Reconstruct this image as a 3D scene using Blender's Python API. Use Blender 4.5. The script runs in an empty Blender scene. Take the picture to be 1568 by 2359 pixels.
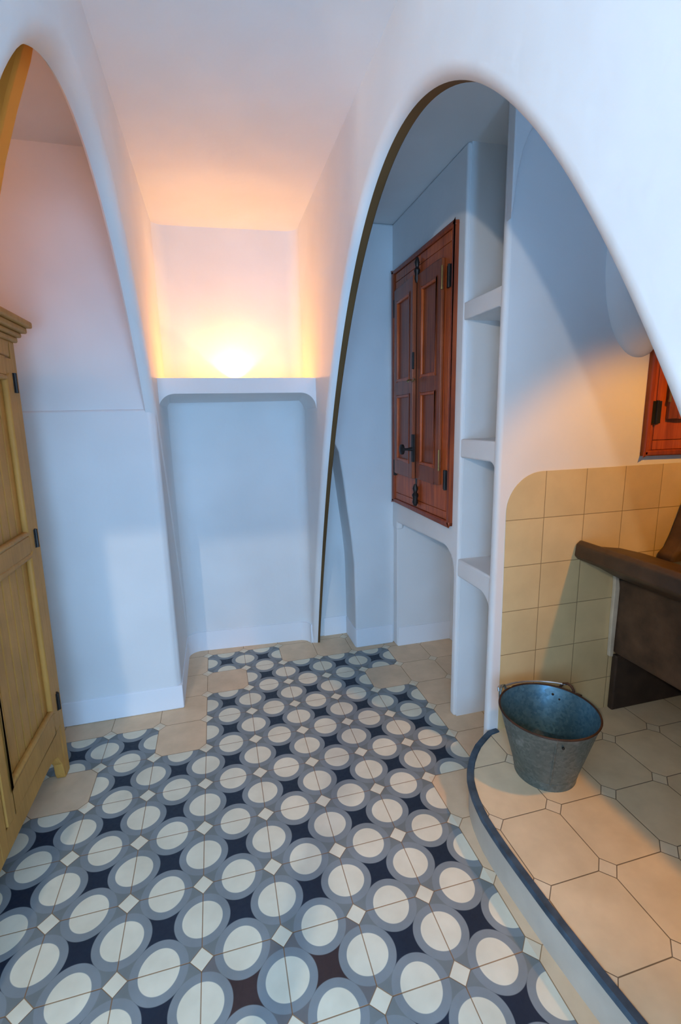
import bpy, bmesh, math, random
from mathutils import Vector, Matrix
random.seed(7)
S = 0.23                      # one floor-tile pitch in metres; all coordinates below are in tile pitches
PI = math.pi
sc = bpy.context.scene
COL = sc.collection
WORLD = {}

# ------------------------------------------------------------------ helpers
class MB:
    def __init__(self):
        self.v = []; self.f = []; self.m = []
    def add(self, vs, fs, mi=0):
        o = len(self.v); self.v += [tuple(p) for p in vs]
        for f in fs:
            self.f.append(tuple(o + i for i in f)); self.m.append(mi)
        return self
    def box(self, x0, x1, y0, y1, z0, z1, mi=0, fn=None):
        vs = [(x, y, z) for x in (x0, x1) for y in (y0, y1) for z in (z0, z1)]
        if fn: vs = [fn(*p) for p in vs]
        return self.add(vs, [(0, 1, 3, 2), (4, 6, 7, 5), (0, 4, 5, 1), (2, 3, 7, 6), (0, 2, 6, 4), (1, 5, 7, 3)], mi)
    def prism(self, poly, a0, a1, axis, fn=None):
        n = len(poly); vs = []
        for a in (a0, a1):
            for p, q in poly:
                w = {'x': (a, p, q), 'y': (p, a, q), 'z': (p, q, a)}[axis]
                vs.append(fn(*w) if fn else w)
        fs = [tuple(range(n - 1, -1, -1)), tuple(range(n, 2 * n))]
        fs += [(i, (i + 1) % n, n + (i + 1) % n, n + i) for i in range(n)]
        return self.add(vs, fs)
    def tube(self, pts, r, seg=10, closed=False, cap=True):
        pts = [Vector(p) for p in pts]; n = len(pts); rs = r if isinstance(r, (list, tuple)) else [r] * n
        rings = []; up = None
        for i, p in enumerate(pts):
            if closed: t = pts[(i + 1) % n] - pts[i - 1]
            else: t = pts[min(i + 1, n - 1)] - pts[max(i - 1, 0)]
            t.normalize()
            if up is None:
                up = Vector((0, 0, 1)) if abs(t.z) < .9 else Vector((1, 0, 0))
            a = up - t * up.dot(t)
            if a.length < 1e-6: a = t.orthogonal()
            a.normalize(); up = a; b = t.cross(a)
            rings.append([p + (a * math.cos(2 * PI * k / seg) + b * math.sin(2 * PI * k / seg)) * rs[i] for k in range(seg)])
        vs = [q for ring in rings for q in ring]; fs = []
        for i in range(n if closed else n - 1):
            j = (i + 1) % n
            for k in range(seg):
                l = (k + 1) % seg
                fs.append((i * seg + k, i * seg + l, j * seg + l, j * seg + k))
        if cap and not closed:
            fs.append(tuple(range(seg - 1, -1, -1))); fs.append(tuple((n - 1) * seg + k for k in range(seg)))
        return self.add(vs, fs)
    def lathe(self, prof, cx, cy, seg=64, closed=False):
        n = len(prof); vs = []
        for k in range(seg):
            a = 2 * PI * k / seg
            for r, z in prof: vs.append((cx + r * math.cos(a), cy + r * math.sin(a), z))
        fs = []
        for k in range(seg):
            l = (k + 1) % seg
            for i in range(n if closed else n - 1):
                j = (i + 1) % n
                fs.append((k * n + i, l * n + i, l * n + j, k * n + j))
        return self.add(vs, fs)
    def ball(self, c, rx, ry, rz, nu=24, nv=14):
        vs = []; fs = []
        for i in range(nv + 1):
            t = PI * i / nv
            for k in range(nu):
                a = 2 * PI * k / nu
                vs.append((c[0] + rx * math.sin(t) * math.cos(a), c[1] + ry * math.sin(t) * math.sin(a), c[2] + rz * math.cos(t)))
        for i in range(nv):
            for k in range(nu):
                l = (k + 1) % nu
                fs.append((i * nu + k, (i + 1) * nu + k, (i + 1) * nu + l, i * nu + l))
        return self.add(vs, fs)
    def map(self, fn):
        self.v = [fn(*p) for p in self.v]; return self
    def build(self, name, mat, parent=None, bevel=0, seg=3, smooth=35, kind=None):
        off = WORLD.get(parent.name, Vector((0, 0, 0))) if parent else Vector((0, 0, 0))
        me = bpy.data.meshes.new(name)
        me.from_pydata([Vector(p) * S - off for p in self.v], [], self.f)
        for m_ in (mat if isinstance(mat, (list, tuple)) else [mat]): me.materials.append(m_)
        for p, mi in zip(me.polygons, self.m): p.material_index = mi
        bm = bmesh.new(); bm.from_mesh(me)
        bmesh.ops.remove_doubles(bm, verts=bm.verts, dist=1e-5)
        bmesh.ops.recalc_face_normals(bm, faces=bm.faces); bm.to_mesh(me); bm.free()
        if smooth:
            for p in me.polygons: p.use_smooth = True
            me.set_sharp_from_angle(angle=math.radians(smooth))
        o = bpy.data.objects.new(name, me); COL.objects.link(o)
        if parent: o.parent = parent
        WORLD[o.name] = off.copy()
        if bevel:
            b = o.modifiers.new('soft_edge', 'BEVEL'); b.width = bevel * S; b.segments = seg
            b.limit_method = 'ANGLE'; b.angle_limit = math.radians(40); b.harden_normals = False
        if kind: o['kind'] = kind
        return o

def thing(name, label, cat, loc, group=None):
    o = bpy.data.objects.new(name, None); COL.objects.link(o)
    o.location = Vector(loc) * S; o.empty_display_size = .1
    WORLD[o.name] = Vector(loc) * S
    o['label'] = label; o['category'] = cat
    if group: o['group'] = group
    return o

def arc(cx, cy, r, a0, a1, n=10, ry=None):
    ry = r if ry is None else ry
    return [(cx + r * math.cos(math.radians(a0 + (a1 - a0) * i / n)), cy + ry * math.sin(math.radians(a0 + (a1 - a0) * i / n))) for i in range(n + 1)]

# ------------------------------------------------------------------ materials
class NT:
    def __init__(self, name, rough=.6, spec=.5, metal=0):
        self.mat = bpy.data.materials.new(name); self.mat.use_nodes = True
        self.t = self.mat.node_tree; self.b = self.t.nodes['Principled BSDF']
        self.b.inputs['Roughness'].default_value = rough
        self.b.inputs['Specular IOR Level'].default_value = spec
        self.b.inputs['Metallic'].default_value = metal
        self.co = self.t.nodes.new('ShaderNodeTexCoord').outputs['Object']
    def n(self, ty, **k):
        x = self.t.nodes.new(ty)
        for a, b in k.items(): setattr(x, a, b)
        return x
    def put(self, sock, v):
        if isinstance(v, (int, float)): sock.default_value = v
        elif isinstance(v, (tuple, list)): sock.default_value = v if len(v) == len(sock.default_value) else tuple(v) + (1,)
        else: self.t.links.new(v, sock)
    def m(self, op, a, b=0, c=0):
        x = self.n('ShaderNodeMath', operation=op)
        self.put(x.inputs[0], a); self.put(x.inputs[1], b)
        if op in ('MULTIPLY_ADD',): self.put(x.inputs[2], c)
        return x.outputs[0]
    def lt(self, a, edge, soft=.004):
        x = self.n('ShaderNodeMapRange'); x.clamp = True
        self.put(x.inputs[0], a); self.put(x.inputs[1], edge - soft); self.put(x.inputs[2], edge + soft)
        self.put(x.inputs[3], 1.0); self.put(x.inputs[4], 0.0)
        return x.outputs[0]
    def mix(self, f, a, b, bt='MIX'):
        x = self.n('ShaderNodeMix', data_type='RGBA', blend_type=bt)
        self.put(x.inputs[0], f); self.put(x.inputs[6], a); self.put(x.inputs[7], b)
        return x.outputs[2]
    def noise(self, scale, detail=4, rough=.55, vec=None):
        x = self.n('ShaderNodeTexNoise'); x.inputs['Scale'].default_value = scale
        x.inputs['Detail'].default_value = detail; x.inputs['Roughness'].default_value = rough
        self.t.links.new(vec or self.co, x.inputs['Vector'])
        return x.outputs[0]
    def scaled(self, v):
        x = self.n('ShaderNodeVectorMath', operation='MULTIPLY')
        self.t.links.new(self.co, x.inputs[0]); x.inputs[1].default_value = v
        return x.outputs[0]
    def ramp(self, f, stops):
        x = self.n('ShaderNodeValToRGB'); self.put(x.inputs[0], f)
        e = x.color_ramp.elements
        while len(e) < len(stops): e.new(.5)
        for q, (p, c) in zip(e, stops): q.position = p; q.color = tuple(c) + (1,)
        return x.outputs[0]
    def bump(self, h, strength=.2, dist=.01):
        x = self.n('ShaderNodeBump'); x.inputs['Strength'].default_value = strength; x.inputs['Distance'].default_value = dist
        self.put(x.inputs['Height'], h); self.t.links.new(x.outputs[0], self.b.inputs['Normal'])
    def col(self, v): self.put(self.b.inputs['Base Color'], v); return self
    def rgh(self, v): self.put(self.b.inputs['Roughness'], v); return self

def plaster(name, c, k=.06):
    t = NT(name, .85, .2)
    n1 = t.noise(2.2, 2); n2 = t.noise(14, 2)
    d = tuple(x * (1 - k) for x in c); l = tuple(min(1, x * (1 + k * .5)) for x in c)
    t.col(t.ramp(n1, [(.3, d), (.7, l)])); t.bump(t.m('ADD', t.m('MULTIPLY', n2, .35), t.m('MULTIPLY', n1, 1.2)), .25, .02)
    return t.mat
PLASTER = plaster('white_plaster', (.80, .80, .80))
BASEPAINT = plaster('baseboard_paint', (.84, .85, .88), .03)
WARM_SHADE = plaster('warm_shade_plaster', (.90, .36, .06), .1)  # lintel plaster with its shade and orange lamplight put into the colour
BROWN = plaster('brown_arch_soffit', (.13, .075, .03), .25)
CEIL = plaster('ceiling_plaster', (.80, .79, .78))

def tile_material(name, pattern, star=(.012, .022, .042), pitch=(1, 1), off=(0, 0), cream=(.80, .74, .58), plain=(.56, .47, .34), joint=(.27, .12, .03), grey=(.200, .218, .215), ring=(.248, .275, .288)):
    t = NT(name, .5, .4)
    sep = t.n('ShaderNodeSeparateXYZ'); t.t.links.new(t.co, sep.inputs[0])
    fx = t.m('DIVIDE', t.m('SUBTRACT', t.m('DIVIDE', sep.outputs[0], S), off[0]), pitch[0])
    fy = t.m('DIVIDE', t.m('SUBTRACT', t.m('DIVIDE', sep.outputs[1], S), off[1]), pitch[1])
    a = t.m('ABSOLUTE', t.m('SUBTRACT', t.m('FRACT', t.m('ADD', fx, 100)), .5))
    b = t.m('ABSOLUTE', t.m('SUBTRACT', t.m('FRACT', t.m('ADD', fy, 100)), .5))
    sm = t.m('ADD', a, b)
    def hyp(p, q): return t.m('SQRT', t.m('ADD', t.m('MULTIPLY', p, p), t.m('MULTIPLY', q, q)))
    cell = t.n('ShaderNodeCombineXYZ'); t.put(cell.inputs[0], t.m('FLOOR', fx)); t.put(cell.inputs[1], t.m('FLOOR', fy))
    wn = t.n('ShaderNodeTexWhiteNoise'); wn.noise_dimensions = '2D'; t.t.links.new(cell.outputs[0], wn.inputs['Vector'])
    n1 = t.noise(9, 3); n2 = t.noise(70, 1)
    if pattern:
        def oval(al, ac):      # ovals straddling the joints: al along the joint, ac across it
            p = hyp(t.m('DIVIDE', t.m('SUBTRACT', a, .5), ac), t.m('DIVIDE', b, al))
            q = hyp(t.m('DIVIDE', a, al), t.m('DIVIDE', t.m('SUBTRACT', b, .5), ac))
            return t.m('MINIMUM', p, q)
        c = t.mix(t.lt(sm, .5), grey, star)
        c = t.mix(t.lt(oval(.345, .363), 1, .012), c, ring)
        c = t.mix(t.lt(oval(.242, .262), 1, .015), c, cream)
    else:
        c = t.mix(wn.outputs[0], plain, tuple(x * .93 for x in plain))
    sq = t.m('SUBTRACT', 1.0, sm)
    c = t.mix(t.lt(sq, .142), c, cream if pattern else tuple(.5 * (x + y) for x, y in zip(plain, cream)))
    e1 = t.m('SUBTRACT', .5, t.m('MAXIMUM', a, b))
    j1 = t.m('MULTIPLY', t.lt(e1, .006 if pattern else .006, .003), t.m('SUBTRACT', 1, t.lt(sq, .142)))
    j2 = t.lt(t.m('ABSOLUTE', t.m('SUBTRACT', sq, .142)), .0075 if not pattern else .006, .003)
    j = t.m('MAXIMUM', j1, j2)
    c = t.mix(t.m('MULTIPLY', j, .85), c, joint)
    g = t.ramp(n1, [(.25, (.86, .85, .83)), (.75, (1.05, 1.05, 1.05))])
    c = t.mix(1.0, c, g, 'MULTIPLY')
    t.col(c); t.rgh(t.ramp(n2, [(.3, (.42,) * 3), (.7, (.6,) * 3)]))
    t.bump(t.m('SUBTRACT', t.m('MULTIPLY', n2, .08), j), .35, .002)
    return t.mat
T_PAT = tile_material('circle_tiles', True)
T_BROWN = tile_material('circle_tiles_brown_star', True, star=(.05, .030, .030), grey=(.17, .165, .165))
T_PLAIN = tile_material('plain_octagon_tiles', False, plain=(.80, .58, .37))
T_PLAT = tile_material('platform_octagon_tiles', False, pitch=(1.025, 1.06), off=(7.27, .26), plain=(.80, .66, .44), joint=(.06, .035, .02))

def wall_tile():
    t = NT('glazed_wall_tiles', .35, .5)
    sep = t.n('ShaderNodeSeparateXYZ'); t.t.links.new(t.co, sep.inputs[0])
    fx = t.m('DIVIDE', t.m('SUBTRACT', t.m('DIVIDE', sep.outputs[0], S), 8.235), .858)
    fz = t.m('DIVIDE', t.m('SUBTRACT', t.m('DIVIDE', sep.outputs[2], S), 5.575), .858)
    a = t.m('ABSOLUTE', t.m('SUBTRACT', t.m('FRACT', t.m('ADD', fx, 50)), .5))
    b = t.m('ABSOLUTE', t.m('SUBTRACT', t.m('FRACT', t.m('ADD', fz, 50)), .5))
    e = t.m('SUBTRACT', .5, t.m('MAXIMUM', a, b))
    j = t.lt(e, .007, .004)
    n1 = t.noise(6, 4)
    cell = t.n('ShaderNodeCombineXYZ'); t.put(cell.inputs[0], t.m('FLOOR', fx)); t.put(cell.inputs[1], t.m('FLOOR', fz))
    wn = t.n('ShaderNodeTexWhiteNoise'); wn.noise_dimensions = '2D'; t.t.links.new(cell.outputs[0], wn.inputs['Vector'])
    c = t.mix(wn.outputs[0], (.72, .57, .31), (.66, .52, .28))
    c = t.mix(t.m('MULTIPLY', j, .8), c, (.20, .13, .06))
    c = t.mix(1.0, c, t.ramp(n1, [(.3, (.9,) * 3), (.7, (1.05,) * 3)]), 'MULTIPLY')
    t.col(c); t.bump(t.m('SUBTRACT', t.m('MULTIPLY', n1, .05), j), .4, .002)
    return t.mat
T_WALL = wall_tile()

def wood(name, dark, mid, light, scale=(30, 30, 1.6), rough=.35, axis=2, spec=.5):
    t = NT(name, rough, spec)
    v = t.scaled(scale)
    n1 = t.noise(2.2, 6, .6, v); n2 = t.noise(5, 4)
    c = t.ramp(n1, [(.25, dark), (.5, mid), (.78, light)])
    c = t.mix(1.0, c, t.ramp(n2, [(.3, (.8,) * 3), (.7, (1.1,) * 3)]), 'MULTIPLY')
    t.col(c); t.bump(n1, .12, .003)
    return t.mat
W_RED = wood('varnished_red_wood', (.22, .035, .008), (.46, .088, .016), (.62, .150, .030))
W_REDD = wood('dark_red_wood', (.14, .022, .006), (.30, .050, .011), (.42, .085, .018))
W_LEAF = wood('dark_varnished_leaf', (.13, .028, .010), (.26, .060, .018), (.36, .095, .028))
W_CREAM = wood('olive_cream_paint', (.50, .25, .055), (.575, .285, .065), (.63, .315, .08), rough=.55, spec=.25)
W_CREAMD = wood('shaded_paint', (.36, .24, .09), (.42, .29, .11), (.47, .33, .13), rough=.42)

def simple(name, c, rough=.5, metal=0, var=.2, scale=25, bump=.1):
    t = NT(name, rough, .5, metal); n1 = t.noise(scale, 5)
    t.col(t.ramp(n1, [(.3, tuple(x * (1 - var) for x in c)), (.7, tuple(min(1, x * (1 + var)) for x in c))])); t.bump(n1, bump, .002)
    return t.mat
IRON = simple('dark_iron', (.035, .032, .030), .45, .7)
BRASS = simple('old_brass', (.30, .19, .07), .4, .8)
BLUE_EDGE = simple('worn_blue_edge_tile', (.048, .080, .115), .5, 0, .45, 18, .3)
STEP = simple('step_face_plaster', (.55, .50, .42), .7, 0, .12, 5)
STONE = simple('brown_stone', (.062, .034, .017), .5, 0, .35, 14, .5)
STONE_D = simple('rough_dark_stone', (.095, .056, .032), .8, 0, .4, 10, .6)
SINK_SHADE = simple('under_sink_shade', (.045, .028, .018), .8, 0, .35, 10, .4)  # shade below the sink, painted as a dark colour
MORTAR = simple('pale_mortar', (.62, .56, .44), .8, 0, .15, 12, .3)
RUST = simple('rusty_rim', (.060, .030, .018), .6, .4, .5, 12, .3)

def galv(name, a, b):
    t = NT(name, .42, .5, .55)
    vo = t.n('ShaderNodeTexVoronoi'); vo.inputs['Scale'].default_value = 95; t.t.links.new(t.co, vo.inputs['Vector'])
    sp = t.n('ShaderNodeSeparateColor'); t.t.links.new(vo.outputs['Color'], sp.inputs[0])
    n1 = t.noise(7, 6, .65)
    c = t.mix(t.m('MULTIPLY', sp.outputs[0], .55), a, b)
    c = t.mix(t.ramp(n1, [(.58, (0,) * 3), (.72, (.55,) * 3)]), c, (.55, .60, .62))
    c = t.mix(1.0, c, t.ramp(t.noise(3, 4), [(.3, (.7,) * 3), (.7, (1.1,) * 3)]), 'MULTIPLY')
    t.col(c); t.rgh(t.ramp(sp.outputs[1], [(0, (.35,) * 3), (1, (.55,) * 3)])); t.bump(n1, .15, .003)
    return t.mat
GALV = galv('galvanised_steel', (.13, .17, .165), (.25, .30, .29))
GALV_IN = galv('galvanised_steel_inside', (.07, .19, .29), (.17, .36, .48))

# ------------------------------------------------------------------ floor
PLAINC = set()
def is_pattern(i, j):
    if i >= 7 or j >= 8: return False
    if i == 6: return j in (6, 4, 3, 2)
    if i in (4, 5) and j == 7: return False
    if i == 2 and j == 6: return False
    if i == 1: return j <= 3
    if i == 0: return j <= 4
    if i == -1: return j <= 4 and j != 3
    if i <= -2: return j <= 2 and i == -2
    return True
fl = MB()
X0, X1, Y0, Y1 = -4, 14, -10, 10
vid = {}
for i in range(X0, X1 + 1):
    for j in range(Y0, Y1 + 1):
        vid[(i, j)] = len(fl.v); fl.v.append((i, j, 0))
for i in range(X0, X1):
    for j in range(Y0, Y1):
        fl.f.append((vid[(i, j)], vid[(i + 1, j)], vid[(i + 1, j + 1)], vid[(i, j + 1)]))
        fl.m.append((2 if (i, j) in ((2, -1), (3, -1)) else 0) if is_pattern(i, j) else 1)
fl.build('floor', [T_PAT, T_PLAIN, T_BROWN], kind='structure', smooth=0)

# ------------------------------------------------------------------ raised platform with blue edge
edge = [(7.46, 2.14), (7.26, 2.10), (7.05, 1.97), (6.86, 1.84), (6.69, 1.68), (6.53, 1.50), (6.40, 1.32), (6.30, 1.14), (6.23, .96), (6.17, .76), (6.13, .56), (6.10, .36), (6.09, .10),
        (6.09, -.2), (6.10, -.48), (6.115, -.77), (6.13, -1.05), (6.17, -1.5), (6.21, -1.9), (6.25, -2.25), (6.36, -3.2), (6.50, -4.6), (6.6, -5.8)]
def offset_line(line, d):
    out = []
    for i, p in enumerate(line):
        a = Vector(line[max(i - 1, 0)]); b = Vector(line[min(i + 1, len(line) - 1)]); t = (b - a).normalized()
        nrm = Vector((-t.y, t.x)); out.append((p[0] + nrm.x * d, p[1] + nrm.y * d))
    return out
pl = MB(); poly = edge + [(13.2, -5.8), (13.2, 2.14)]
n = len(poly)
pl.add([(x, y, .598) for x, y in poly], [tuple(range(n))], 0)
plat = pl.build('raised_floor', [T_PLAT], kind='structure', smooth=0)
sf = MB(); k = len(edge)
inn = offset_line(edge, .03)
sf.add([(x, y, 0) for x, y in inn] + [(x, y, .56) for x, y in inn], [(i, i + 1, k + i + 1, k + i) for i in range(k - 1)])
sf.build('step_riser', STEP, plat)
eb = MB(); e_out = offset_line(edge, -.015); e_in = offset_line(edge, .105); prof = []
for i in range(k):
    po, pi_ = Vector(e_out[i]), Vector(e_in[i]); d = pi_ - po
    prof += [(*(po), .545), (*(po), .60), (*(po + d * .12), .622), (*(po + d * .88), .622), (*(pi_), .60)]
eb.add(prof, [(i * 5 + q, i * 5 + q + 1, (i + 1) * 5 + q + 1, (i + 1) * 5 + q) for i in range(k - 1) for q in range(4)])
eb.build('edge_strip', BLUE_EDGE, plat)

# ------------------------------------------------------------------ ceilings
CZ = 11.28
MB().box(1.3, 13.2, -9, 9, CZ, CZ + .3).build('ceiling', CEIL, kind='structure')
MB().box(-4, 1.3, -9, 9, CZ + .25, CZ + .5).build('ceiling_left', CEIL, kind='structure')

# ------------------------------------------------------------------ catenary arch walls
def catenary(h, w, yc, kk=.175):
    return lambda y: h * (1 - (math.cosh(kk * (y - yc)) - 1) / (math.cosh(kk * w) - 1))
def arch_wall(name, xf, xb, side, h, yc, w, r, ymin, ymax, zt, r2=.03, brown=False, ycut=-99, grow=0):
    """solid wall around a catenary opening; xf is the face with the wide rounded lip, xb the other face"""
    f = catenary(h, w, yc); N = 180
    ys = [y for y in [yc + w * math.sin(PI / 2 * (-1 + 2 * i / N)) for i in range(N + 1)] if y > ycut]; N = len(ys) - 1
    c = [(y, max(f(y), 0)) for y in ys]
    s = 1 if xb > xf else -1
    prof_n = 8
    mb = MB(); vs = []
    xb0 = xb
    for i, (y, z) in enumerate(c):
        xb = xb0 + grow * z / h
        ya, za = c[max(i - 1, 0)]; yb, zb = c[min(i + 1, N)]
        t = Vector((yb - ya, zb - za)).normalized(); nr = Vector((-t.y, t.x))   # outward (up)
        row = []
        row.append((xb - s * 0, r2, )); row.append((xb - s * r2, 0))
        for q in range(prof_n + 1):
            a = PI / 2 * q / prof_n
            row.append((xf + s * r * (1 - math.sin(a)), r * (1 - math.cos(a))))
        pts = [(x, y + nr.x * o, max(z + nr.y * o, 0) if 0 < i < N else 0) for x, o in row]
        # outer boundary by ray from (yc, 0)
        dy, dz = y - yc, z
        big = 1e9
        tt = min(big if abs(dy) < 1e-9 else ((ymax - yc) / dy if dy > 0 else (ymin - yc) / dy), zt / dz if dz > 1e-9 else big)
        oy, oz = yc + dy * tt, dz * tt
        for cyy in (ymin, ymax):
            if abs(oy - cyy) < .12 and abs(oz - zt) < .12: oy, oz = cyy, zt
        pts = [(xb, oy, oz)] + pts + [(xf, oy, oz)]
        vs.append(pts)
    M = len(vs[0]); flat = [p for row in vs for p in row]
    fs = [(i * M + q, i * M + q + 1, (i + 1) * M + q + 1, (i + 1) * M + q) for i in range(N) for q in range(M - 1)]
    if ycut > -90: fs.append(tuple(range(M)))
    mb.add(flat, fs)
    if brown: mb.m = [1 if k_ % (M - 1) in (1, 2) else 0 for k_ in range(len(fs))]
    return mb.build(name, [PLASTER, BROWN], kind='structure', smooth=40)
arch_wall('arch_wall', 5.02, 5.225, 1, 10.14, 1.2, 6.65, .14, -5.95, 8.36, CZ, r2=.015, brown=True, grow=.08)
arch_wall('arch_wall', 1.50, 1.26, -1, 10.14, 1.62, 6.65, .2, -3.5, 8.36, CZ + .02, ycut=-3.4)

# ------------------------------------------------------------------ walls
MB().prism([(-4, 5.6), (1.36, 5.6), (1.47, 5.71), (1.47, 8.7), (-4, 8.7)], 0, 6.83, 'z').build('wall_left', PLASTER, bevel=.05, kind='structure')
MB().box(-4, 1.40, 5.64, 8.7, 6.8, CZ + .3).build('wall_left_upper', PLASTER, kind='structure')
MB().box(-4.2, -3.6, -9, 5.7, 0, CZ + .3).build('wall_side', PLASTER, kind='structure')
# niche end wall with coved corners
r = .32
plan = [(1.45, 7.7), (1.47, 8.39 - r)] + arc(1.47 + r, 8.38 - r, r, 180, 90)[1:] + [(5.018 - r, 8.20)] + arc(5.018 - r, 8.20 - r, r, 90, 0)[1:] + [(5.05, 8.20 - r), (5.05, 8.8), (1.45, 8.8)]
MB().prism(plan, 0, CZ, 'z').build('wall_back', PLASTER, kind='structure')
MB().box(5.0, 6.7, 8.25, 8.8, 0, CZ).build('wall_back_recess', PLASTER, kind='structure')
# deep plaster shelf across the niche
bp = [(1.46, 7.50), (1.46, 6.80), (1.475, 6.80)] + arc(1.475 + .36, 6.80, .36, 180, 90, 12)[1:] + arc(5.015 - .36, 6.80, .36, 90, 0, 12) + [(5.03, 6.80), (5.03, 7.5)]
MB().prism(bp, 6.32, 8.3, 'y').prism([(1.47, 7.19), (1.47, 7.165), (5.03, 7.165), (5.03, 7.19)], 6.4, 8.3, 'y', fn=lambda x, y, z: (x, y, z - (.13 * (y - 6.4) / 1.9 if z < 7.18 else 0))).build('plaster_beam', PLASTER, bevel=.05, kind='structure')
# wall between the recess and the shuttered wall, leaning opening edge
rp = [(6.17, 0), (6.165, 1.2), (6.15, 2.51), (6.08, 3.3), (5.99, 4.02), (5.89, 4.9), (5.78, 5.68), (5.68, 5.90), (5.5, 6.02), (5.45, 6.05), (5.45, CZ), (7.36, CZ), (7.36, 0)]
MB().prism(rp, 7.22, 8.4, 'y').build('wall_back_panel', PLASTER, bevel=.07, kind='structure')
MB().box(7.33, 9.2, 6.97, 7.4, 0, CZ).build('wall_back_closet', PLASTER, bevel=.03, kind='structure')
# shuttered wall with open recess below
wp = [(3.5, 0), (3.68, 0), (3.68, 3.25)] + arc(3.68 + .5, 3.28, .5, 180, 90)[0:] + [(5.0, 3.76), (6.7, 3.70), (6.9, 3.70), (6.9, 3.5), (7.25, 3.5), (7.25, CZ), (3.5, CZ)]
MB().prism(wp, 7.3, 7.5, 'x').build('wall_right', PLASTER, bevel=.05, kind='structure')
MB().box(7.37, 9.1, 3.492, 3.67, 0, CZ).build('shelf_partition', PLASTER, kind='structure')
MB().box(9.0, 9.2, 2.2, 7.1, 0, CZ).build('wall_closet_end', PLASTER, kind='structure')
def shelf_slab(zt, zb, rr):
    p = [(2.22, zt), (3.52, zt), (3.52, zb), (2.30 + rr, zb)] + arc(2.30 + rr, zb - rr, rr, 90, 180, 8)[1:] + [(2.22, zb - rr)]
    return MB().prism(p, 7.31, 9.05, 'x').build('plaster_slab', PLASTER, bevel=.035, kind='structure')
shelf_slab(8.62, 8.31, .10); shelf_slab(6.10, 5.73, .20); shelf_slab(3.64, 3.26, .36)
# kitchen wall with the tile panel
kw = MB().box(7.27, 13.2, 2.13, 2.30, 0, CZ).build('wall_kitchen', PLASTER, bevel=.07, seg=4, kind='structure')
tp = [(7.50, .6), (7.46, 4.88)] + arc(7.46 + .72, 4.86, .72, 180, 90, 14) + [(13.1, 5.60), (13.1, .6)]
tp = [(7.50, .6), (7.46, 4.86)] + arc(8.16, 4.86, .70, 180, 90, 14)[1:] + [(13.1, 5.575), (13.1, .6)]
MB().prism(tp, 2.118, 2.14, 'y').build('tile_panel', T_WALL, kw)
# soft plaster brow above the kitchen opening and the bulge beside the second shutters
br = [(7.27, 9.5), (7.315, 9.74), (7.35, 10.1), (7.43, 10.46), (7.53, 10.7), (7.67, 10.9), (8.0, 11.1), (8.6, 11.2), (13.1, 11.24), (13.1, CZ), (7.27, CZ)]
MB().prism(br, 2.06, 2.2, 'y').build('brow_panel', PLASTER, kw, bevel=.05)
bg = MB().ball((9.98, 2.2, 9.05), .85, .42, 1.58, 40, 30)
bg.build('plaster_bulge', PLASTER, kw)
# transverse lintel in the bay at the wardrobe
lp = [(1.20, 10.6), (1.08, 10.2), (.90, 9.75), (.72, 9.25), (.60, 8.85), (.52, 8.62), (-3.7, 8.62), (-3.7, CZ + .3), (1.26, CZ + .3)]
MB().prism(lp, 1.0, 1.25, 'y').build('wall_lintel', WARM_SHADE, bevel=.03, kind='structure')
MB().box(-3.7, 1.26, -2.7, -2.5, 7.3, CZ + .3).build('wall_light_blocker', PLASTER, kind='structure')  # unseen wall, added to keep daylight off the upper left bay
MB().box(5.3, 13.3, -6.0, -5.75, 0, CZ).build('wall_kitchen_blocker', PLASTER, kind='structure')  # unseen wall, added to cut the cool light reaching the kitchen
MB().box(13.1, 13.4, -6, 2.3, 0, CZ).build('wall_kitchen_end', PLASTER, kind='structure')
# painted baseboards
MB().box(-3.6, 1.49, 5.575, 5.70, 0, .58).build('baseboard_left', BASEPAINT, bevel=.03, kind='structure')
MB().prism([(1.46, 5.65), (1.49, 5.65)] + [(1.49, 8.36 - r)] + arc(1.49 + r, 8.355 - r, r, 180, 90)[1:] + [(4.96 - r, 8.175)] + arc(4.96 - r, 8.175 - r, r, 90, 0)[1:] + [(4.98, 7.9), (5.03, 7.9), (5.03, 8.5), (1.46, 8.5)], 0, .58, 'z').build('baseboard_back', BASEPAINT, kind='structure')
MB().box(5.45, 6.2, 8.225, 8.4, 0, .58).build('baseboard_recess', BASEPAINT, kind='structure')
MB().prism([(6.145, 8.24), (6.145, 7.26), (6.185, 7.195), (7.30, 7.195), (7.30, 7.3), (6.3, 7.3), (6.3, 8.24)], 0, .56, 'z').build('baseboard_panel', BASEPAINT, bevel=.02, kind='structure')
MB().box(7.36, 9.0, 6.945, 7.1, 0, .56).build('baseboard_closet', BASEPAINT, kind='structure')

# ------------------------------------------------------------------ wardrobe
wd = thing('wardrobe', 'tall olive-cream painted wardrobe with moulded cornice and beadboard doors standing on the tiled floor', 'wardrobe', (-1.6, 1.6, 0))
SH = .047
def lean(x, y, z): return (x, y + SH * z, z)
def wbox(mb, *a): return mb.box(*a, fn=lean)
XF = -.55
YB, YA = 4.16, -1.34           # far and near ends
body = MB()
wbox(body, -2.9, XF - .17, YA + .02, YB - .02, .70, 7.9)
body.build('body', W_CREAM, wd, bevel=.02)
fr = MB()
wbox(fr, XF - .17, XF, YB - .24, YB, .0, 7.95); wbox(fr, XF - .17, XF, YA, YA + .24, .0, 7.95)
wbox(fr, XF - .17, XF, YA + .24, YB - .24, 7.66, 7.95); wbox(fr, XF - .17, XF, 1.30, 1.54, .72, 7.66)
fr.build('face_frame', W_CREAM, wd, bevel=.035)
br_ = MB()
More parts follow.
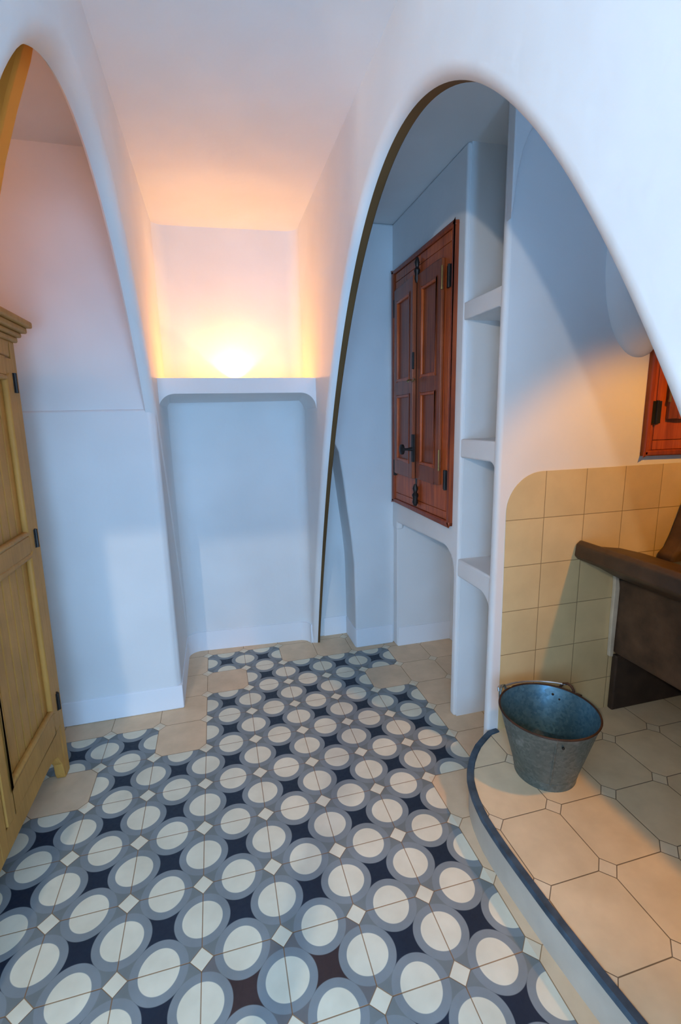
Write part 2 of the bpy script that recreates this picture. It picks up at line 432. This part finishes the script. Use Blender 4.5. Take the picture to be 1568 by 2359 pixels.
ap = [(YB - .24, 1.05), (YB - .24, .0), (YB - .30, .12), (YB - .33, .34), (YB - .42, .44), (YB - .50, .60), (YB - .70, .70), (YB - 1.0, .72), (YA + 1.0, .72), (YA + .7, .70), (YA + .5, .60), (YA + .42, .44), (YA + .33, .34), (YA + .30, .12), (YA + .24, .0), (YA + .24, 1.05)]
br_.prism(ap, XF - .17, XF - .005, 'x', fn=lean); br_.build('apron', W_CREAM, wd, bevel=.015)
for yy in (YB - .2, YA + .03):
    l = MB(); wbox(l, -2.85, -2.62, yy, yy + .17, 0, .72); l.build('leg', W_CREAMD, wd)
cor = MB()
for (o, z0, z1) in ((.05, 7.93, 8.02), (.10, 8.02, 8.10), (.17, 8.10, 8.20), (.24, 8.20, 8.31)):
    wbox(cor, -2.9 - o, XF + o, YA - o, YB + o, z0, z1)
cor.build('cornice', W_CREAM, wd, bevel=.028)
for d0, d1, hinge_y in ((1.555, YB - .255, YB - .25), (YA + .255, 1.285, YA + .25)):
    zb, zt = 1.08, 7.64
    D = MB(); sw = .25
    panels = ((1.47, 4.42), (4.72, 7.36))
    wbox(D, XF - .13, XF + .015, d0, d0 + sw, zb, zt); wbox(D, XF - .13, XF + .015, d1 - sw, d1, zb, zt)
    for z0, z1 in ((zb, 1.47), (4.42, 4.72), (7.36, zt)): wbox(D, XF - .13, XF + .015, d0 + sw, d1 - sw, z0, z1)
    door = D.build('door', W_CREAM, wd, bevel=.015)
    for z0, z1 in panels:
        P = MB(); a0, a1 = d0 + sw - .01, d1 - sw + .01; nb = 7
        for q in range(nb):
            u0 = a0 + (a1 - a0) * q / nb; u1 = a0 + (a1 - a0) * (q + 1) / nb
            wbox(P, XF - .12, XF - .06, u0 + .012, u1 - .012, z0 - .01, z1 + .01)
        wbox(P, XF - .13, XF - .095, a0, a1, z0 - .01, z1 + .01)
        P.build('beadboard_panel', W_CREAM, door, bevel=.02, seg=2)
        F = MB(); mw = .085
        for (u0, u1, v0, v1) in ((a0, a0 + mw, z0, z1), (a1 - mw, a1, z0, z1), (a0, a1, z0, z0 + mw), (a0, a1, z1 - mw, z1)):
            wbox(F, XF - .07, XF + .03, u0, u1, v0, v1)
        F.build('panel_moulding', W_CREAM, door, bevel=.04)
    for hz in (1.55, 4.62, 7.25):
        Hh = MB(); s = 1 if hinge_y > 1.6 else -1
        wbox(Hh, XF, XF + .03, hinge_y - .05, hinge_y + .05, hz - .16, hz + .16)
        Hh.tube([lean(XF + .035, hinge_y, hz - .16), lean(XF + .035, hinge_y, hz + .16)], .028, 8)
        Hh.build('hinge', IRON, wd)

# ------------------------------------------------------------------ wooden shutters
def make_shutters(label, loc, mp, u0, u1, z0, z1, hook=True, leaf_z=(5.1, 9.6), low_hinge=.95):
    """u runs from the jamb shown nearest (u0) to the other (u1); w is out of the wall"""
    root = thing('wooden_shutters', label, 'shutters', loc, 'red wooden shutters')
    um = .5 * (u0 + u1) + .05 * (1 if u1 > u0 else -1) * 0
    sg = 1 if u1 > u0 else -1
    def B(mb, a, b, w0, w1, c, d):
        a, b = min(a, b), max(a, b)
        return mb.box(a, b, w0, w1, c, d, fn=lambda u, w, z: mp(u, w, z))
    fm = MB(); fw = .10
    for a, b, c, d in ((u0, u0 + sg * fw, z0, z1), (u1 - sg * fw * 1.6, u1, z0, z1), (u0, u1, z0, z0 + fw), (u0, u1, z1 - fw, z1)): B(fm, a, b, -.02, .10, c, d)
    fm.build('frame', W_REDD, root, bevel=.03)
    wa, wb = u0 + sg * fw, u1 - sg * fw * 1.6
    for (a, b, nm) in ((wa, um, 0), (um, wb, 1)):
        Sx = MB(); g = sg * .008; a_, b_ = a, b
        J = MB(); jw = sg * .10
        if nm == 0: B(J, a, a + jw, -.02, .05, z0 + fw, z1 - fw); a = a + jw
        else: B(J, b - jw * .5, b, -.02, .05, z0 + fw, z1 - fw); b = b - jw * .5
        J.build('jamb', W_RED, root, bevel=.006)
        B(Sx, a + g, b - g, -.02, .03, z0 + fw, z1 - fw)
        inn_a, inn_b = a + sg * .10, b - sg * .10
        sash = Sx.build('casement', W_RED, root)
        R = MB(); zl, zh = z0 + .28, z1 - .30
        for c, d in ((z0 + fw + .005, zl - .006), (zl + .006, zh - .006), (zh + .006, z1 - fw - .005)): B(R, a + g, b - g, .03, .055, c, d)
        R.build('boards', W_RED, sash, bevel=.008, seg=2)
        # shutter leaf hung on the casement, proud of it
        if nm == 0: la, lb = a + sg * .24, b - sg * .02
        else: la, lb = a + sg * .0, b - sg * .07
        ajar = .09 if nm == 1 else 0
        mpl = (lambda u, w, z, la=la, lb=lb, ajar=ajar: mp(u, w + ajar * (lb - u) / (lb - la), z))
        def BL(mb, p, q, w0, w1, c, d):
            p, q = min(p, q), max(p, q)
            return mb.box(p, q, w0, w1, c, d, fn=mpl)
        L = MB(); lz0, lz1 = leaf_z; st = .21
        zs = [lz0 + .36, lz0 + .36 + (lz1 - lz0 - 1.0) * .46, 0, lz1 - .30]
        zs[2] = zs[1] + .34
        w0, w1 = (.058, .125) if nm == 0 else (.030, .125)
        ia, ib = la + sg * st, lb - sg * st
        BL(L, la, ia, w0, w1, lz0, lz1); BL(L, ib, lb, w0, w1, lz0, lz1)
        for c, d in ((lz0, zs[0]), (zs[1], zs[2]), (zs[3], lz1)): BL(L, ia, ib, w0, w1, c, d)
        leaf = L.build('shutter_leaf', W_LEAF, root, bevel=.014)
        for c, d in ((zs[0], zs[1]), (zs[2], zs[3])):
            P = MB(); BL(P, ia - sg * .01, ib + sg * .01, w0, w1 - .05, c - .01, d + .01)
            P.build('panel', W_LEAF, leaf)
            P = MB(); m_ = .06
            for (p, q, e, f_) in ((ia, ia + sg * m_, c, d), (ib - sg * m_, ib, c, d), (ia, ib, c, c + m_), (ia, ib, d - m_, d)): BL(P, p, q, w0 + .01, w1 + .012, e, f_)
            P.build('panel_moulding', W_RED, leaf, bevel=.026)
        hu = a if nm == 0 else b
        for hz in (z0 + low_hinge, z1 - .92):
            Hh = MB(); B(Hh, hu - .10, hu - .012, .05, .085, hz - .2, hz + .2); B(Hh, hu + .012, hu + .10, .05, .085, hz - .2, hz + .2)
            Hh.tube([mp(hu, .09, hz - .21), mp(hu, .09, hz + .21)], .03, 10); Hh.build('hinge', IRON, root)
        lu = la if nm == 0 else lb
        hw = w1 if nm == 0 else .075
        for hz in (lz0 + .55, lz1 - .35):
            Hh = MB(); Hh.tube([mp(lu - sg * (.015 if nm == 0 else -.015), hw, hz - .2), mp(lu - sg * (.015 if nm == 0 else -.015), hw, hz + .2)], .022, 10)
            Hh.tube([mp(lu - sg * (.015 if nm == 0 else -.015), hw, hz - .24), mp(lu - sg * (.015 if nm == 0 else -.015), hw, hz - .20)], .032, 10)
            if nm == 1: Hh.map(lambda x, y, z: (x, y, z))
            Hh.build('leaf_hinge', BRASS if nm == 0 else IRON, leaf)
    # cremone bolt on the meeting line
    bo = MB(); bu = um
    bo.tube([mp(bu, .10, z0 + .2), mp(bu, .10, z1 - .25)], .022, 8)
    bolt = bo.build('bolt_rod', IRON, root)
    for c, hh, rr in ((z0 + .42, .26, .07), (z1 - .42, .26, .06)):
        kp = MB(); kp.tube([mp(bu, .12, c - hh), mp(bu, .12, c - hh * .7), mp(bu, .12, c - hh * .3), mp(bu, .12, c), mp(bu, .12, c + hh * .25), mp(bu, .12, c + hh * .6), mp(bu, .12, c + hh)], [rr * .5, rr * 1.0, rr * .8, rr * 1.15, rr * .6, rr * .95, rr * .45], 12)
        kp.build('bolt_keeper', IRON, bolt)
    hz = z0 + 1.52
    lk = MB(); B(lk, bu - .045, bu + .045, .16, .215, hz - .30, hz + .34)
    lk.tube([mp(bu, .2, hz), mp(bu, .34, hz), mp(bu, .42, hz)], [.05, .028, .03], 10)
    lk.tube([mp(bu, .42, hz), mp(bu, .44, hz), mp(bu, .49, hz), mp(bu, .51, hz)], [.03, .12, .12, .05], 14)
    lk.build('knob', IRON, root, bevel=.01)
    if hook:
        pk = MB(); B(pk, bu - .03, bu + .03, .18, .22, z0 + 3.33, z0 + 3.70); pk.build('lock_plate', IRON, root, bevel=.01)
        for s2 in (-1, 1):
            hk = MB(); pts = [mp(bu + s2 * .10, .2, z0 + 3.10)] + [mp(bu + s2 * (.10 + .11 * math.sin(q * PI / 6)), .24 + .03 * q / 6, z0 + 3.10 - .05 * (1 - math.cos(q * PI / 6)) + .03 * q / 3) for q in range(1, 7)]
            hk.tube(pts, .016, 8); hk.build('hook', BRASS, root)
    return root
make_shutters('tall red-brown panelled shutters with iron bolt, on the white wall above the open recess', (7.3, 5.4, 4.3),
              lambda u, w, z: (7.3 - w, u, z), 3.76, 7.06, 4.28, 10.12)
make_shutters('red-brown shutters above the tiled wainscot and stone sink, partly hidden by the arch', (11.85, 2.13, 5.74),
              lambda u, w, z: (u, 2.13 - w, z), 10.24, 13.0, 5.74, 10.6, hook=False, leaf_z=(6.40, 10.1), low_hinge=.79)

# ------------------------------------------------------------------ stone sink
sk = thing('laundry_sink', 'dark brown stone laundry sink with sloped rim, against the tiled wall', 'sink', (10.6, .3, .6))
YN, YF = -2.6, 2.11
def ext(mb, poly): return mb.prism(poly, YN, YF, 'y')
rim = [(9.0, 3.88), (8.93, 3.95), (8.95, 4.17), (9.04, 4.24), (9.22, 4.16), (9.3, 4.10), (9.95, 4.0), (10.55, 3.83), (10.62, 3.72), (10.60, 3.3), (9.92, 3.42), (9.5, 3.66)]
ext(MB(), rim).build('rim', STONE, sk, bevel=.03)
tr = [(10.0, 3.40), (10.02, 1.86), (10.08, 1.80), (12.6, 1.74), (12.66, 1.80), (12.66, 3.8), (12.36, 3.8), (12.30, 2.3), (10.66, 2.3), (10.60, 3.46)]
ext(MB(), tr).build('trough', STONE_D, sk, bevel=.04)
sp_ = [(10.86, 3.83), (11.0, 3.95), (11.12, 4.2), (11.22, 4.5), (11.3, 4.75), (11.45, 5.05), (11.62, 5.25), (12.5, 5.3), (12.6, 5.2), (12.6, 3.6), (10.86, 3.6)]
MB().prism(sp_, 1.75, 2.11, 'y').build('upright_block', STONE_D, sk, bevel=.06)  # dark upright block rising above the sink
ext(MB(), [(10.62, 3.6), (10.8, 3.72), (12.36, 3.72), (12.36, 3.0), (10.62, 3.0)]).build('washing_slab', simple('wet_blue_grey_stone', (.07, .085, .11), .35, 0, .3, 12), sk, bevel=.03)
MB().box(10.02, 12.6, 1.98, 2.11, .6, 1.79).build('support_and_shade', SINK_SHADE, sk, bevel=.03)  # no bearing part, a dark sheet painting the shade below the trough
MB().box(12.1, 12.55, -2.2, 2.11, .6, 1.8).build('support_and_shade', STONE_D, sk, bevel=.03)
MB().box(10.02, 10.4, -2.4, -1.9, .6, 1.83).build('support_and_shade', STONE_D, sk, bevel=.03)
MB().prism([(9.90, 1.78), (9.99, 1.76), (10.0, 2.6), (10.0, 3.2), (9.96, 3.42), (9.86, 3.50), (9.88, 3.2), (9.88, 2.6)], 2.04, 2.115, 'y').build('mortar_strip', MORTAR, sk, bevel=.015)

# ------------------------------------------------------------------ bucket
BX, BY = 7.64, .95
bk = thing('bucket', 'galvanised metal bucket with wire bail and rusty rim, standing on the raised tiled step', 'bucket', (BX, BY, .6))
z0 = .6
MB().lathe([(0.0, z0 + .05), (.44, z0 + .05), (.455, z0), (.49, z0), (.495, z0 + .10), (.500, z0 + .135), (.508, z0 + .14), (.775, z0 + 1.14)], BX, BY, 72).build('body', GALV, bk)
MB().lathe([(.0, z0 + .07), (.485, z0 + .08), (.755, z0 + 1.13), (.765, z0 + 1.15)], BX, BY, 72).build('inner_wall', GALV_IN, bk)
MB().tube([(BX + .775 * math.cos(2 * PI * q / 72), BY + .775 * math.sin(2 * PI * q / 72), z0 + 1.15) for q in range(72)], .017, 8, closed=True).build('rim', RUST, bk)
MB().tube([(BX + (.51 + .265 * q / 6) * math.cos(4.2), BY + (.51 + .265 * q / 6) * math.sin(4.2), z0 + .15 + q / 6) for q in range(7)], .018, 6).build('seam', GALV, bk)
hoop = MB().tube([(BX + .498 * math.cos(2 * PI * q / 60), BY + .498 * math.sin(2 * PI * q / 60), z0 + .14) for q in range(60)], .016, 6, closed=True); hoop.build('bottom_hoop', GALV, bk)
def pol(a, rr, z): a = math.radians(a); return (BX + rr * math.cos(a), BY + rr * math.sin(a), z0 + z)
for a in (122, 30):
    e = MB(); e.tube([pol(a - 9, .79, 1.05), pol(a - 8, .80, 1.17), pol(a - 5, .80, 1.24), pol(a, .80, 1.265), pol(a + 5, .80, 1.24), pol(a + 8, .80, 1.17), pol(a + 9, .79, 1.05)], .022, 8)
    e.tube([pol(a - 9, .79, 1.12), pol(a - 13, .79, 1.15), pol(a - 19, .785, 1.165)], .02, 6)
    e.build('ear', RUST if a == 30 else GALV, bk)
hb = MB(); pts = [pol(128, .83, 1.18), pol(127, .85, 1.24), pol(123, .84, 1.26)]
for q in range(0, 13):
    a = 120 - (120 - 33) * q / 12; pts.append(pol(a, .80 - .03 * math.sin(PI * q / 12), 1.235 - .03 * math.sin(PI * q / 12)))
pts += [pol(29, .84, 1.25), pol(26, .85, 1.21)]
hb.tube(pts, .017, 8); hb.build('bail_handle', simple('grey_wire', (.35, .36, .36), .4, .7), bk)
for a, zz in ((46, 1.02), (37, .96), (248, 1.0)):
    rv = MB(); rr = .742 if a < 100 else .755; c = pol(a, rr - (.02 if a < 100 else 0), zz); rv.ball(c, .022, .022, .022, 8, 6); rv.build('rivet', IRON, bk)

# ------------------------------------------------------------------ lights
def look(o, tgt): o.rotation_euler = (Vector(tgt) * S - o.location).to_track_quat('-Z', 'Y').to_euler()
def lamp(name, ty, loc, energy, color, tgt=None, **k):
    L = bpy.data.lights.new(name, ty); L.energy = energy; L.color = color
    for a, b in k.items(): setattr(L, a, b)
    o = bpy.data.objects.new(name, L); COL.objects.link(o); o.location = Vector(loc) * S
    if tgt: look(o, tgt)
    return o
COOL = (.34, .62, 1.0)
lamp('daylight', 'AREA', (2.4, -11.5, 5.5), 118, COOL, (2.6, 4, 4.0), shape='RECTANGLE', size=8 * S, size_y=7 * S)
lamp('room_spot', 'SPOT', (-1.5, -9.0, 9.6), 80, (1.0, .90, .76), (3.4, 2.0, 5.0), spot_size=math.radians(110), spot_blend=.3, shadow_soft_size=.035)
lamp('bay_cool_fill', 'SPOT', (6.2, -5.3, 9.3), 34, (.20, .52, 1.0), (7.2, 4, 9.8), spot_size=math.radians(62), spot_blend=1.0, shadow_soft_size=.12)  # unseen blue fill, added to brighten the bay behind the arch
lamp('niche_uplight', 'POINT', (3.25, 7.25, 7.56), 9.5, (1.0, .38, .05), shadow_soft_size=.01)
lamp('niche_glow', 'SPOT', (3.25, 8.0, 7.52), 5.5, (1.0, .70, .36), (3.25, 8.35, 8.9), spot_size=math.radians(104), spot_blend=.25, shadow_soft_size=.02)
lamp('kitchen_lamp', 'SPOT', (10.4, -2.6, 10.4), 74, (1.0, .40, .0), (9.6, 2.1, 1.5), spot_size=math.radians(68), spot_blend=.45, shadow_soft_size=.05)
lamp('side_lamp', 'POINT', (-2.4, 2.6, 10.4), 3.2, (1.0, .47, .12), shadow_soft_size=.05)
w = bpy.data.worlds.new('world'); sc.world = w; w.use_nodes = True
w.node_tree.nodes['Background'].inputs[0].default_value = (.30, .60, 1.0, 1); w.node_tree.nodes['Background'].inputs[1].default_value = .20

# ------------------------------------------------------------------ camera
cam = bpy.data.cameras.new('camera'); co = bpy.data.objects.new('camera', cam); COL.objects.link(co)
cam.sensor_fit = 'HORIZONTAL'; cam.sensor_width = 36; cam.lens = 36 * 1090.705 / 1568; cam.clip_start = .02
Rm = Matrix(((0.966569546, 0.071491050, -0.246236355), (-0.255400063, 0.183519800, -0.949258284), (-0.022674225, 0.980412930, 0.195643469)))
M4 = Rm.to_4x4(); M4.translation = Vector((2.61365, -5.01007, 6.56604)) * S
co.matrix_world = M4
sc.camera = co
sc.view_settings.view_transform = 'Standard'; sc.view_settings.look = 'None'; sc.view_settings.exposure = 0; sc.view_settings.gamma = 1
cy = sc.cycles
cy.use_adaptive_sampling = True; cy.adaptive_threshold = .12; cy.adaptive_min_samples = 24
cy.max_bounces = 6; cy.diffuse_bounces = 4; cy.glossy_bounces = 2; cy.transmission_bounces = 1
